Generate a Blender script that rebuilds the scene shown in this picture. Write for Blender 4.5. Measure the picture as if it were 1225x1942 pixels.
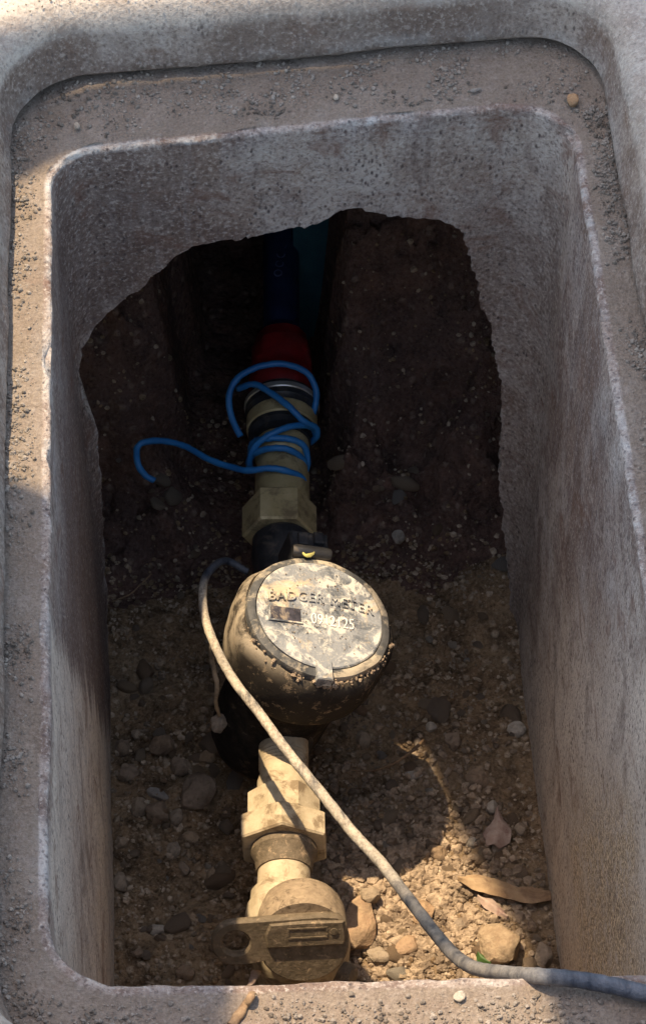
import bpy, bmesh, math, random
import numpy as np
from mathutils import Vector, Matrix, noise as mn
for o in list(bpy.data.objects): bpy.data.objects.remove(o)
S = bpy.context.scene
col = S.collection
RNG = random.Random(7)
rad = math.radians

# ---------------------------------------------------------------- camera, sky, sun, exposure
CAM = Vector((-.0571, -.8174, 1.0606)); FPX = 5246.9
cam = bpy.data.cameras.new('camera'); camo = bpy.data.objects.new('camera', cam); col.objects.link(camo)
camo.location = CAM; camo.rotation_euler = (.6564, -.0008, -.0589)
cam.sensor_fit = 'VERTICAL'; cam.sensor_height = 36; cam.lens = FPX / 1942 * 36
cam.clip_start = .05; cam.clip_end = 500
S.camera = camo
w = bpy.data.worlds.new('World'); S.world = w; w.use_nodes = True
nt = w.node_tree; bg = nt.nodes['Background']
sky = nt.nodes.new('ShaderNodeTexSky'); sky.sky_type = 'NISHITA'; sky.sun_disc = False
SUN = Vector((.25, -.27, -1)).normalized()          # the way the light travels
sky.sun_elevation = math.asin(-SUN.z); sky.sun_rotation = math.atan2(-SUN.x, -SUN.y)
tint = nt.nodes.new('ShaderNodeMix'); tint.data_type = 'RGBA'; tint.blend_type = 'MULTIPLY'; tint.inputs[0].default_value = 1
tint.inputs[7].default_value = (1, .845, .685, 1)       # milky haze takes some blue out of the sky
nt.links.new(sky.outputs[0], tint.inputs[6]); nt.links.new(tint.outputs[2], bg.inputs[0]); bg.inputs[1].default_value = .15
sl = bpy.data.lights.new('sun', 'SUN'); so = bpy.data.objects.new('sun', sl); col.objects.link(so)
sl.energy = 2.5; sl.angle = rad(.53); sl.color = (1, .775, .50)
so.rotation_euler = SUN.to_track_quat('-Z', 'Y').to_euler(); so.location = (-2, 2, 6)
S.view_settings.view_transform = 'Standard'; S.view_settings.look = 'None'
S.view_settings.exposure = 1.70; S.view_settings.gamma = 1

ROT = camo.rotation_euler.to_matrix()
def at(u, v, z):                                     # a pixel of the photograph to a point at height z
    d = ROT @ Vector((u - 612.5, 971 - v, -FPX)); t = (z - CAM.z) / d.z; return CAM + t * d
def aty(u, v, y):
    d = ROT @ Vector((u - 612.5, 971 - v, -FPX)); t = (y - CAM.y) / d.y; return CAM + t * d
def pix(P):
    q = ROT.transposed() @ (Vector(P) - CAM); return 612.5 + FPX * q.x / -q.z, 971 + FPX * q.y / q.z

# ---------------------------------------------------------------- helpers
def tag(o, label=None, cat=None, group=None, kind=None):
    if label: o['label'] = label
    if cat: o['category'] = cat
    if group: o['group'] = group
    if kind: o['kind'] = kind
    return o
def empty(name, loc=(0, 0, 0), **k):
    o = bpy.data.objects.new(name, None); o.empty_display_size = .02; col.objects.link(o); o.location = loc; return tag(o, **k)
def link(name, me, mt=None, parent=None, smooth=True, **k):
    o = bpy.data.objects.new(name, me); col.objects.link(o)
    if mt: me.materials.append(mt)
    if smooth: me.polygons.foreach_set('use_smooth', [True] * len(me.polygons))
    if parent: o.parent = parent
    return tag(o, **k)
def mesh(name, bm):
    me = bpy.data.meshes.new(name); bm.normal_update(); bm.to_mesh(me); bm.free(); return me
def sharp(me, deg=35):
    try: me.set_sharp_from_angle(angle=rad(deg))
    except Exception: pass
    return me
def sst(a, b, x): t = min(1, max(0, (x - a) / (b - a))); return t * t * (3 - 2 * t)
def fbm(p, s, o=4):
    return mn.fractal(Vector(p) * s, .9, 2.0, o)
def lathe(bm, prof, M=Matrix(), n=48, wob=0, caps=True):
    rings = []
    for r, z in prof:
        ring = []
        for i in range(n):
            a = 2 * math.pi * i / n
            rr = r * (1 + wob * mn.noise(Vector((math.cos(a) * 3, math.sin(a) * 3, z * 60))))
            ring.append(bm.verts.new(M @ Vector((rr * math.cos(a), rr * math.sin(a), z))))
        rings.append(ring)
    for a, b in zip(rings, rings[1:]):
        for i in range(n): bm.faces.new((a[i], a[(i + 1) % n], b[(i + 1) % n], b[i]))
    if caps:
        bm.faces.new(list(reversed(rings[0]))); bm.faces.new(rings[-1])
def prism(bm, pts, z0, z1, M=Matrix(), bev=0):
    """pts: 2-D outline, counter-clockwise; extruded z0..z1 with a small bevel ring on top and bottom"""
    c = Vector((sum(p[0] for p in pts) / len(pts), sum(p[1] for p in pts) / len(pts)))
    def ring(k, z):
        out = []
        for p in pts:
            d = Vector(p) - c; L = max(d.length, 1e-6); q = c + d * ((L - k) / L)
            out.append(bm.verts.new(M @ Vector((q.x, q.y, z))))
        return out
    rs = [ring(bev, z0), ring(0, z0 + bev), ring(0, z1 - bev), ring(bev, z1)] if bev else [ring(0, z0), ring(0, z1)]
    n = len(pts)
    for a, b in zip(rs, rs[1:]):
        for i in range(n): bm.faces.new((a[i], a[(i + 1) % n], b[(i + 1) % n], b[i]))
    bm.faces.new(list(reversed(rs[0]))); bm.faces.new(rs[-1])
def hexa(r, n=6, ph=0): return [(r * math.cos(ph + 2 * math.pi * i / n), r * math.sin(ph + 2 * math.pi * i / n)) for i in range(n)]
def axis(o, d):                                      # matrix whose local z runs along d from o
    return Matrix.Translation(o) @ Vector(d).to_track_quat('Z', 'Y').to_matrix().to_4x4()
def smooth_path(P, k=8):
    P = [Vector(p) for p in P]; out = []
    Q = [2 * P[0] - P[1]] + P + [2 * P[-1] - P[-2]]
    for i in range(1, len(Q) - 2):
        a, b, c, d = Q[i - 1:i + 3]
        for j in range(k):
            t = j / k
            out.append(.5 * (2 * b + (c - a) * t + (2 * a - 5 * b + 4 * c - d) * t * t + (3 * b - a - 3 * c + d) * t ** 3))
    return out + [P[-1]]
def tube(bm, P, r, n=12, k=8, wob=0, flat=1):
    P = smooth_path(P, k); rings = []; up = Vector((0, 0, 1)); m = len(P)
    for i, p in enumerate(P):
        t = (P[min(i + 1, m - 1)] - P[max(i - 1, 0)]).normalized()
        s = t.cross(up); s = s.normalized() if s.length > 1e-4 else Vector((1, 0, 0)); uu = s.cross(t)
        R = r(i / (m - 1)) if callable(r) else r
        ring = []
        for j in range(n):
            a = 2 * math.pi * j / n; d = s * math.cos(a) + uu * math.sin(a) * flat
            ring.append(bm.verts.new(p + d * R * (1 + wob * mn.noise((p + d * R) * 300))))
        rings.append(ring)
    for a, b in zip(rings, rings[1:]):
        for j in range(n): bm.faces.new((a[j], b[j], b[(j + 1) % n], a[(j + 1) % n]))
    bm.faces.new(rings[0]); bm.faces.new(list(reversed(rings[-1])))

# ---------------------------------------------------------------- materials
class NT:
    def __init__(s, name, rough=.8, spec=.3):
        s.m = bpy.data.materials.new(name); s.m.use_nodes = True; s.t = s.m.node_tree
        s.b = s.t.nodes['Principled BSDF']; s.b.inputs['Roughness'].default_value = rough
        s.b.inputs['Specular IOR Level'].default_value = spec
        s.co = s.t.nodes.new('ShaderNodeTexCoord').outputs['Object']
    def n(s, k, **a):
        q = s.t.nodes.new(k)
        for x, y in a.items(): setattr(q, x, y)
        return q
    def L(s, a, b): s.t.links.new(a, b)
    def map(s, sc, off=(0, 0, 0)):
        q = s.n('ShaderNodeMapping'); q.inputs['Scale'].default_value = sc; q.inputs['Location'].default_value = off; s.L(s.co, q.inputs[0]); return q.outputs[0]
    def noise(s, scale, det=6, ro=.6, vec=None, dist=0):
        q = s.n('ShaderNodeTexNoise'); q.inputs['Scale'].default_value = scale; q.inputs['Detail'].default_value = det
        q.inputs['Roughness'].default_value = ro; q.inputs['Distortion'].default_value = dist
        s.L(vec if vec else s.co, q.inputs['Vector']); return q.outputs['Fac']
    def vor(s, scale, out='Distance', vec=None, rnd=1):
        q = s.n('ShaderNodeTexVoronoi'); q.inputs['Scale'].default_value = scale; q.inputs['Randomness'].default_value = rnd
        s.L(vec if vec else s.co, q.inputs['Vector']); return q.outputs[out]
    def ramp(s, f, stops):
        q = s.n('ShaderNodeValToRGB'); e = q.color_ramp.elements
        while len(e) < len(stops): e.new(.5)
        for x, (p, c) in zip(e, stops):
            x.position = p; x.color = (c, c, c, 1) if isinstance(c, (int, float)) else (*c, 1)
        s.L(f, q.inputs[0]); return q.outputs[0]
    def mix(s, f, a, b, mode='MIX'):
        q = s.n('ShaderNodeMix', data_type='RGBA', blend_type=mode)
        for sock, v in ((q.inputs[0], f), (q.inputs[6], a), (q.inputs[7], b)):
            if isinstance(v, bpy.types.NodeSocket): s.L(v, sock)
            elif isinstance(v, (int, float)): sock.default_value = v
            else: sock.default_value = (*v, 1)
        return q.outputs[2]
    def math(s, op, a, b=0):
        q = s.n('ShaderNodeMath', operation=op)
        for sock, v in ((q.inputs[0], a), (q.inputs[1], b)):
            if isinstance(v, bpy.types.NodeSocket): s.L(v, sock)
            else: sock.default_value = v
        return q.outputs[0]
    def attr(s, nm): return s.n('ShaderNodeAttribute', attribute_name=nm).outputs['Fac']
    def color(s, c): s.L(c, s.b.inputs['Base Color']); return s
    def rough(s, c): s.L(c, s.b.inputs['Roughness']); return s
    def bump(s, h, dist=.001, st=1):
        q = s.n('ShaderNodeBump'); q.inputs['Distance'].default_value = dist; q.inputs['Strength'].default_value = st
        if s.b.inputs['Normal'].links: s.L(s.b.inputs['Normal'].links[0].from_socket, q.inputs['Normal'])
        s.L(h, q.inputs['Height']); s.L(q.outputs[0], s.b.inputs['Normal']); return s

def concrete():
    t = NT('cast_concrete', .85, .25)
    big = t.noise(9, 6, .6); mid = t.noise(38, 7, .65, dist=.4); fine = t.noise(420, 4, .7)
    streak = t.noise(1, 6, .7, t.map((190, 170, 9)))
    c = t.mix(t.ramp(big, [(.40, 0.), (.60, 1.)]), (.21, .152, .12), (.40, .35, .31))
    c = t.mix(t.ramp(mid, [(.47, 0.), (.56, .85)]), c, (.165, .118, .098))
    c = t.mix(t.ramp(t.noise(17, 5, .6, t.map((1, 1, 1), (3, 5, 2))), [(.5, 0.), (.7, .7)]), c, (.45, .425, .40))
    c = t.mix(t.ramp(streak, [(.5, 0.), (.68, .45)]), c, (.37, .345, .335))
    c = t.mix(t.ramp(streak, [(.30, .5), (.43, 0.)]), c, (.12, .095, .088))
    c = t.mix(t.math('MULTIPLY', t.attr('clean'), t.ramp(t.noise(1, 5, .6, t.map((90, 60, 6))), [(.3, .6), (.55, 1.)])), c, t.mix(mid, (.78, .70, .58), (.56, .49, .41)))  # paler tone: bounced light painted in along with cleaner concrete
    c = t.mix(t.math('MULTIPLY', t.attr('damp'), t.ramp(mid, [(.3, .95), (.7, .6)])), c, t.mix(big, (.10, .074, .066), (.18, .13, .108)))  # darker tone: shade painted in along with brown staining
    # pits and dark specks left by bubbles
    sp = t.vor(300, vec=t.map((1, 1, .5)), rnd=1); gate = t.noise(45, 4, .65)
    c = t.mix(t.math('MULTIPLY', t.ramp(sp, [(.14, 1.), (.32, 0.)]), t.ramp(gate, [(.44, 0.), (.56, .9)])), c, (.075, .06, .06))
    c = t.mix(t.ramp(fine, [(.36, .65), (.47, 0.)]), c, (.09, .065, .058))
    c = t.mix(t.ramp(fine, [(.53, 0.), (.63, .5)]), c, (.58, .53, .48))
    # reddish clay smears
    c = t.mix(t.ramp(t.noise(26, 8, .7, t.map((1, 1, 1.6), (9, 1, 4)), .8), [(.54, 0.), (.66, .6)]), c, (.17, .092, .064))
    c = t.mix(t.ramp(t.noise(13, 8, .75, t.map((1, 1, .6), (2, 8, 4)), 1.2), [(.54, 0.), (.64, .55)]), c, (.15, .112, .098))
    # worn pale rim, blackened ledge, dusty top: each a vertex attribute
    we = t.math('MULTIPLY', t.attr('worn'), t.math('MULTIPLY', t.ramp(t.noise(70, 7, .8), [(.42, .0), (.60, 1.)]), t.ramp(t.noise(11, 4, .6), [(.40, .12), (.58, .95)])))
    c = t.mix(we, c, (.52, .53, .52))
    c = t.mix(t.math('MULTIPLY', t.attr('ledge'), t.ramp(t.noise(120, 5, .7), [(.3, 1.), (.7, .55)])), c, t.mix(t.noise(700, 3, .8), (.05, .04, .034), (.36, .295, .23)))
    c = t.mix(t.math('MULTIPLY', t.attr('top'), .85), c, t.mix(fine, (.32, .30, .27), (.62, .57, .50)))
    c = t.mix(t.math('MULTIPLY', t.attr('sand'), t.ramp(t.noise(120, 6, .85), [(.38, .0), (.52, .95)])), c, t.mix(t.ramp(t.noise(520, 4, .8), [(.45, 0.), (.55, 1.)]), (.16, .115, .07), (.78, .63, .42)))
    t.color(c)
    h = t.math('ADD', t.math('MULTIPLY', fine, .5), t.math('MULTIPLY', mid, .8))
    t.bump(h, .0032, 1); t.bump(t.ramp(sp, [(.05, 0.), (.3, 1.)]), .0008, .5)
    return t.m
def soil(name, a, b, cc, hi):
    t = NT(name, .9, .2)
    f = t.noise(420, 6, .75); m = t.noise(60, 6, .65, dist=.6); g = t.noise(14, 4, .6)
    v = t.vor(160, 'Color'); vd = t.vor(160)
    c = t.mix(t.ramp(m, [(.35, 0.), (.65, 1.)]), a, b)
    c = t.mix(t.ramp(g, [(.45, 0.), (.7, .7)]), c, cc)
    sep = t.n('ShaderNodeSeparateColor'); t.L(v, sep.inputs[0])
    c = t.mix(t.math('MULTIPLY', t.ramp(sep.outputs[0], [(.80, 0.), (.9, .7)]), t.ramp(vd, [(.25, 1.), (.5, 0.)])), c, hi)
    c = t.mix(t.ramp(f, [(.52, 0.), (.7, .55)]), c, hi)
    c = t.mix(t.ramp(f, [(.3, .75), (.46, 0.)]), c, (.012, .009, .007))
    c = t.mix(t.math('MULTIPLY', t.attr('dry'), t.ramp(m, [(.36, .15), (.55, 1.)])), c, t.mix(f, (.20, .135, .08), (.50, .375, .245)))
    t.color(c); t.bump(m, .008, .8); t.bump(f, .003, 1); t.bump(t.ramp(vd, [(0., 1.), (.5, 0.)]), .0025, .7)
    return t.m
def simple(name, c1, c2, scale=120, rough=.6, spec=.4, bump=.0006, metal=0, c3=None, s3=30, amt3=.8, lo=.5, hi=.64):
    t = NT(name, rough, spec); f = t.noise(scale, 6, .7)
    c = t.mix(t.ramp(f, [(.35, 0.), (.65, 1.)]), c1, c2)
    if c3:
        g = t.noise(s3, 7, .72, dist=.5); c = t.mix(t.ramp(g, [(lo, 0.), (hi, amt3)]), c, c3)
        t.rough(t.ramp(g, [(lo, rough), (hi, .92)]))
    t.color(c); t.b.inputs['Metallic'].default_value = metal
    t.bump(f, bump, .8)
    return t.m
def stone_mat(name, c1, c2):
    t = NT(name, .85, .3)
    oi = t.n('ShaderNodeObjectInfo').outputs['Random']
    f = t.noise(160, 6, .7); g = t.noise(50, 4, .6)
    c = t.mix(t.ramp(f, [(.35, 0.), (.65, 1.)]), c1, c2)
    c = t.mix(t.ramp(oi, [(0., 0.), (1., .55)]), c, (.30, .27, .23))
    c = t.mix(t.ramp(g, [(.48, 0.), (.66, .7)]), c, (.07, .05, .035))
    t.color(c); t.bump(f, .003, 1); t.bump(g, .004, .8); return t.m
M = {}
M['concrete'] = concrete()
M['soil'] = soil('damp_soil', (.10, .066, .038), (.42, .285, .165), (.50, .37, .23), (.72, .58, .42))
M['bank'] = soil('clay_bank', (.10, .062, .050), (.24, .14, .105), (.17, .115, .10), (.36, .27, .21))
M['earth'] = soil('dry_earth', (.16, .12, .08), (.3, .23, .15), (.2, .15, .1), (.5, .42, .3))
M['grain'] = stone_mat('gravel_grain', (.28, .20, .125), (.66, .54, .40))
M['clay'] = stone_mat('clay_crumb', (.20, .135, .085), (.60, .46, .32))
M['grit'] = stone_mat('ledge_grit', (.13, .11, .09), (.42, .37, .32))
M['brass'] = simple('dusty_brass', (.36, .29, .185), (.54, .45, .31), 70, .75, .35, .0012, 0, (.17, .12, .07), 55, .8, .5, .6)
M['brass_dull'] = simple('tarnished_brass', (.46, .36, .17), (.62, .50, .27), 60, .5, .5, .0006, .2, (.20, .145, .08), 50, .8)
M['valve'] = simple('grimy_bronze', (.10, .078, .05), (.18, .14, .095), 220, .7, .35, .0012, .0, (.42, .31, .2), 230, .8, .56, .68)  # darker bronze for the lock wing, its shade painted in
M['capdust'] = simple('dusty_bronze', (.22, .165, .11), (.36, .28, .19), 160, .8, .3, .0016, .0, (.07, .05, .035), 170, .8, .54, .64)  # lighter bronze, sunlight on the dusty cap painted in
M['black'] = simple('black_plastic', (.016, .017, .02), (.04, .04, .042), 80, .38, .5, .0005, 0, (.2, .155, .11), 55, .75, .54, .72)
M['shroud'] = simple('dusty_black_shroud', (.035, .033, .032), (.09, .078, .066), 60, .55, .45, .0008, 0, (.40, .325, .23), 36, .9, .42, .62)
M['red'] = simple('red_paint', (.15, .004, .006), (.26, .010, .012), 60, .5, .4, .0004, 0, (.12, .02, .02), 60, .5)
M['blue'] = simple('blue_insulation', (.015, .15, .42), (.03, .22, .52), 60, .45, .5, .0003)
M['navy'] = simple('navy_plastic', (.006, .010, .035), (.012, .022, .07), 60, .5, .5, .0003)
M['teal'] = simple('dark_teal_plastic', (.02, .07, .09), (.03, .10, .12), 60, .6, .4, .0003)
M['print'] = simple('white_print', (.6, .62, .66), (.75, .77, .8), 200, .7, .3, .0002)
M['faint'] = simple('faded_print', (.06, .07, .14), (.12, .14, .24), 200, .7, .3, .0002)
M['number'] = simple('worn_print', (.62, .62, .60), (.75, .74, .70), 200, .75, .3, .0003, 0, (.34, .28, .2), 140, .7, .55, .64)
M['steel'] = simple('scratched_steel', (.5, .47, .4), (.7, .66, .58), 90, .35, .5, .0003, .7)
M['root'] = simple('dry_root', (.16, .10, .06), (.32, .22, .13), 200, .85, .2, .001)
M['leafdry'] = simple('dry_leaf', (.25, .16, .09), (.42, .30, .18), 90, .8, .3, .001, 0, (.12, .07, .05), 60, .7)
M['leafpink'] = simple('faded_leaf', (.34, .24, .19), (.5, .40, .33), 90, .8, .3, .001, 0, (.2, .08, .07), 60, .7)
M['leafyellow'] = simple('yellow_leaf', (.5, .45, .12), (.65, .6, .25), 90, .6, .3, .0004)
M['green'] = simple('green_leaf', (.03, .07, .015), (.06, .12, .03), 30, .55, .4, .0004)
def shade_leafmat():
    t = NT('green_leaf_crown', .55, .4); f = t.noise(30, 5, .6); c = t.mix(f, (.05, .10, .02), (.10, .17, .045)); t.color(c)
    tr = t.n('ShaderNodeBsdfTranslucent'); tr.inputs[0].default_value = (.12, .2, .04, 1); mx = t.n('ShaderNodeMixShader'); mx.inputs[0].default_value = .25
    out = t.t.nodes['Material Output']; t.L(t.b.outputs[0], mx.inputs[1]); t.L(tr.outputs[0], mx.inputs[2]); t.L(mx.outputs[0], out.inputs[0]); return t.m
M['crown'] = shade_leafmat()
M['bark'] = simple('bark', (.07, .05, .035), (.14, .1, .07), 60, .9, .2, .002)
M['grime'] = simple('grimy_black_casting', (.012, .011, .010), (.04, .034, .028), 90, .85, .1, .003, 0, (.16, .12, .085), 90, .8, .56, .68)
def shroud_mat():
    t = NT('dusty_black_shroud', .75, .12); f = t.noise(60, 6, .7); g = t.noise(36, 7, .72, dist=.5)
    c = t.mix(f, (.014, .013, .013), (.04, .034, .029))
    a = t.math('MULTIPLY', t.attr('dust'), t.ramp(g, [(.42, .08), (.55, 1.)]))
    c = t.mix(a, c, t.mix(f, (.20, .165, .12), (.50, .43, .33)))
    c = t.mix(t.ramp(t.noise(110, 6, .8), [(.56, 0.), (.64, .8)]), c, (.30, .23, .155))
    t.color(c); t.bump(f, .0008, .8); return t.m
M['shroud2'] = shroud_mat()
def cable_mat():
    t = NT('weathered_cable', .5, .45)
    a = t.noise(1, 6, .7, t.map((160, 45, 60))); d = t.attr('dust'); f = t.noise(500, 4, .7)
    base = t.mix(t.ramp(a, [(.35, 0.), (.65, 1.)]), (.018, .026, .042), (.10, .112, .135))
    sunlit_dust = t.mix(t.ramp(f, [(.3, 0.), (.6, 1.)]), (.25, .205, .15), (.52, .46, .36))
    c = t.mix(t.math('MULTIPLY', d, t.ramp(a, [(.3, .15), (.5, 1.)])), base, sunlit_dust)
    t.color(c); t.rough(t.ramp(d, [(0., .36), (.7, .85)])); t.bump(f, .0008, .7); t.bump(a, .001, .6); return t.m
M['cable'] = cable_mat()
def lid_mat():
    t = NT('dusty_grey_lid', .5, .5)
    a = t.noise(42, 8, .68, dist=.9); b = t.noise(95, 6, .7, t.map((1, 1, 1), (4, 2, 7)), .5); f = t.noise(600, 4, .7)
    c = t.mix(t.ramp(a, [(.38, 0.), (.55, 1.)]), (.07, .082, .10), (.25, .265, .285))
    c = t.mix(t.ramp(b, [(.49, 0.), (.58, .85)]), c, (.60, .585, .53))
    c = t.mix(t.ramp(t.noise(30, 7, .7, t.map((1, 1, 1), (1, 7, 3)), 1), [(.55, 0.), (.64, .9)]), c, (.56, .45, .30))
    c = t.mix(t.ramp(f, [(.55, 0.), (.7, .5)]), c, (.6, .55, .46))
    t.color(c); t.rough(t.ramp(b, [(.4, .38), (.6, .9)])); t.bump(b, .001, .7); t.bump(f, .0004, .8); return t.m
M['lid'] = lid_mat()
M['plate'] = simple('dusty_window', (.02, .02, .028), (.075, .07, .09), 140, .45, .5, .0006, 0, (.33, .27, .2), 70, .8, .52, .62)
M['rimdust'] = simple('dusty_rim', (.045, .048, .052), (.12, .12, .12), 70, .6, .3, .0012, 0, (.52, .45, .34), 48, .85, .47, .58)

# ---------------------------------------------------------------- the concrete meter box
def quadloop(c, r, off=0, z=0, per=14, npe=60):
    """c: FL, FR, NR, NL corners (clockwise from above); r: radii; rounded loop of fixed point count"""
    C = [Vector(p) for p in c]; cx = sum((p for p in C), Vector((0, 0))) / 4
    C = [Vector((p.x + math.copysign(off, p.x), p.y + math.copysign(off, p.y))) for p in C]
    pts = []; arcs = []
    for i in range(4):
        p = C[i]; a = (C[i - 1] - p).normalized(); b = (C[(i + 1) % 4] - p).normalized()
        R = max(r[i] + off, .002); A = p + a * R; B = p + b * R; O = p + (a + b) * R
        arc = []
        for k in range(per + 1):
            t = k / per * math.pi / 2
            arc.append(O - b * R * math.cos(t) - a * R * math.sin(t) if 0 else O + (A - O) * math.cos(t) + (B - O) * math.sin(t))
        arcs.append(arc)
    for i in range(4):
        pts += arcs[i]; s = arcs[i][-1]; e = arcs[(i + 1) % 4][0]
        for k in range(1, npe): pts.append(s.lerp(e, k / npe))
    return [Vector((p.x, p.y, z)) for p in pts]
RIM = [(-.1388, .2479), (.1415, .2729), (.1400, -.2600), (-.1403, -.2515)]
BOT = [(-.1350, .2600), (.1335, .2600), (.1340, -.260), (-.1340, -.260)]
LED = [(-.1605, .3000), (.1605, .3225), (.1615, -.300), (-.1610, -.288)]
rr = [.024, .036, .02, .034]; rb = [.03, .045, .02, .02]; rl = [.046, .045, .04, .04]
loops = []
def lerpq(k): return [tuple(Vector(a).lerp(Vector(b), k)) for a, b in zip(BOT, RIM)], [x + (y - x) * k for x, y in zip(rb, rr)]
for i in range(27):
    k = i / 26; c, r = lerpq(k); loops.append((quadloop(c, r, 0, -.47 + (.47 - .0036) * k ** .9), 'wall'))
for k in (.25, .5, .75, 1):                       # rounded rim edge
    a = k * math.pi / 2; loops.append((quadloop(RIM, rr, .0026 * (1 - math.cos(a)), -.0026 + .0026 * math.sin(a)), 'rim'))
loops.append((quadloop(RIM, rr, .0036, 0), 'edge')); A0 = quadloop(RIM, rr, .0050, 0); A1 = quadloop(LED, rl, -.012, 0)
for k in (0, .2, .4, .6, .8, .92, 1): loops.append(([a.lerp(b, k) for a, b in zip(A0, A1)], 'ledge'))
for off, z in ((-.0085, .0003), (-.0050, .0014), (-.0022, .0034), (-.0004, .0062)): loops.append((quadloop(LED, rl, off, z), 'ledge' if z < .001 else 'face'))
for z, off in ((.0100, .0014), (.0150, .0028), (.021, .0040), (.027, .0056), (.032, .0068), (.0365, .0088), (.0405, .0122), (.0432, .0165), (.0448, .022)): loops.append((quadloop(LED, rl, off, z), 'lip' if z > .030 else 'face'))
for off, z in ((.028, .0452), (.036, .0452), (.048, .045), (.062, .043), (.074, .038), (.080, .028)): loops.append((quadloop(LED, rl, off, z), 'top'))
for z in (-.1, -.25, -.4, -.48): loops.append((quadloop(LED, rl, -.02 + .098 if z > -.05 else .03, z), 'out'))
loops.append((quadloop(BOT, rb, .02, -.49), 'out'))
bm = bmesh.new(); rings = []
lw = bm.verts.layers.float.new('worn'); ll = bm.verts.layers.float.new('ledge'); lt = bm.verts.layers.float.new('top'); ls = bm.verts.layers.float.new('sand'); lc = bm.verts.layers.float.new('clean'); lm = bm.verts.layers.float.new('damp')
for lp, kd in loops:
    ring = []
    for p in lp:
        q = p.copy()
        n1 = fbm(p, 14, 3); n2 = fbm(p, 90, 3)
        out = Vector((p.x * 1.6, p.y, 0)).normalized()
        if kd == 'wall': q += out * (n1 * .0011 + n2 * .0005)
        elif kd in ('rim', 'edge'):
            chip = max(0, fbm(p, 55, 3) - .2); q += out * (n1 * .0012 + n2 * .0009 + chip * .005); q.z -= chip * .003
        elif kd in ('ledge',): q.z += .0009 * fbm((p.x, p.y, 0), 14, 3) + .0012 * fbm((p.x, p.y, 0), 90, 3)
        elif kd in ('face', 'lip'): q += out * (n1 * .0018 + n2 * .0006)
        elif kd == 'top': q.z += n1 * .001 + n2 * .0008
        v = bm.verts.new(q)
        v[lw] = {'rim': .9, 'edge': .5, 'lip': .45}.get(kd, 0) * min(1, max(0, .30 + 2.4 * fbm(p, 13, 4) + (.45 if p.x > .12 else 0)))
        if kd == 'face' and p.z < .011 and p.y > .2: v[lw] = .55 * sst(-.15, .35, fbm(p, 9, 3))
        v[ll] = 1. if kd == 'ledge' else (.35 if kd == 'face' else 0)
        v[lt] = {'top': 1., 'lip': .5}.get(kd, 0)
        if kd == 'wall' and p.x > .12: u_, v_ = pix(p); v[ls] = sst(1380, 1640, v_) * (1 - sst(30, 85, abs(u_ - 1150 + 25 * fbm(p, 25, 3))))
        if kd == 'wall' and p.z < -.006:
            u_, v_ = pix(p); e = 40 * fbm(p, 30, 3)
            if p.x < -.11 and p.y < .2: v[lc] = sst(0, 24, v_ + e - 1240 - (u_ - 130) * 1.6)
            elif p.x > .11 and p.y < .22: v[lc] = .85 * sst(-30, 320, v_ + e - 1050)  # bounced light on the near right wall put into the colour
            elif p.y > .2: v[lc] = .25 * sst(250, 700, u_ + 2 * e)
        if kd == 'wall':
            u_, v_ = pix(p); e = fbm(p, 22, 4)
            if p.x < -.11 and p.y < .23: v[lm] = .9 * (1 - v[lc]) * sst(0, .12, -p.z + .03 * e)  # shade of the left wall painted as a darker tone
            elif p.y > .22: v[lm] = .85 * (1 - sst(180, 420, u_ + 130 * e)) + .5 * sst(.03, .12, p.x) * sst(.02, .10, -p.z + .06 * e)  # far-left shade painted in, browner again on the right
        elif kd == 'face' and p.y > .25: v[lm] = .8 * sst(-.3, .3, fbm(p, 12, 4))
        ring.append(v)
    rings.append(ring)
n = len(rings[0])
for a, b in zip(rings, rings[1:] + rings[:1]):
    for i in range(n): bm.faces.new((a[i], b[i], b[(i + 1) % n], a[(i + 1) % n]))
bmesh.ops.recalc_face_normals(bm, faces=bm.faces)
boxme = mesh('meter_box', bm)
# the broken opening in the far wall
OPEN = [(640, 415), (620, 431), (600, 440), (520, 447), (430, 455), (372, 461), (345, 480), (300, 520), (250, 556), (200, 590), (162, 618), (150, 645),
        (152, 690), (175, 740), (190, 790), (200, 900), (205, 1150), (205, 1300), (975, 1300), (967, 1130), (950, 1020), (934, 930), (934, 830),
        (937, 760), (922, 680), (896, 600), (880, 530), (868, 485), (852, 458), (832, 444), (800, 441), (740, 430), (690, 420), (660, 412)]
P2 = []
for i, (u, v) in enumerate(OPEN):
    a = aty(u, v, .258); u2, v2 = OPEN[(i + 1) % len(OPEN)]; b = aty(u2, v2, .258)
    m = max(1, int((b - a).length / .0025))
    for k in range(m):
        p = a.lerp(b, k / m); e = .0022; q0 = p.copy(); p.x += e * fbm((q0.x, 1, q0.z), 70, 3) + .0016 * fbm((q0.x, 2, q0.z), 320, 3); p.z += e * fbm((q0.x, 5, q0.z), 70, 3) + .0016 * fbm((q0.x, 6, q0.z), 320, 3); P2.append(p)
bm = bmesh.new(); ra = []
for y in np.linspace(.215, .42, 12):
    sc = 1 + (y - .258) * .9
    ra.append([bm.verts.new((p.x * (1 + max(0, y - .24) * 2.2), y, p.z + max(0, y - .258) * (.35 if p.z > -.3 else 0) + .003 * fbm((p.x, y, p.z), 60, 3))) for p in P2])
for a, b in zip(ra, ra[1:]):
    for i in range(len(a)): bm.faces.new((a[i], b[i], b[(i + 1) % len(a)], a[(i + 1) % len(a)]))
bm.faces.new(ra[0]); bm.faces.new(ra[-1][::-1]); bmesh.ops.recalc_face_normals(bm, faces=bm.faces)
cut = link('cutter', mesh('cutter', bm))
tmp = link('tmp', boxme)
md = tmp.modifiers.new('b', 'BOOLEAN'); md.object = cut; md.operation = 'DIFFERENCE'; md.solver = 'EXACT'
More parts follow.
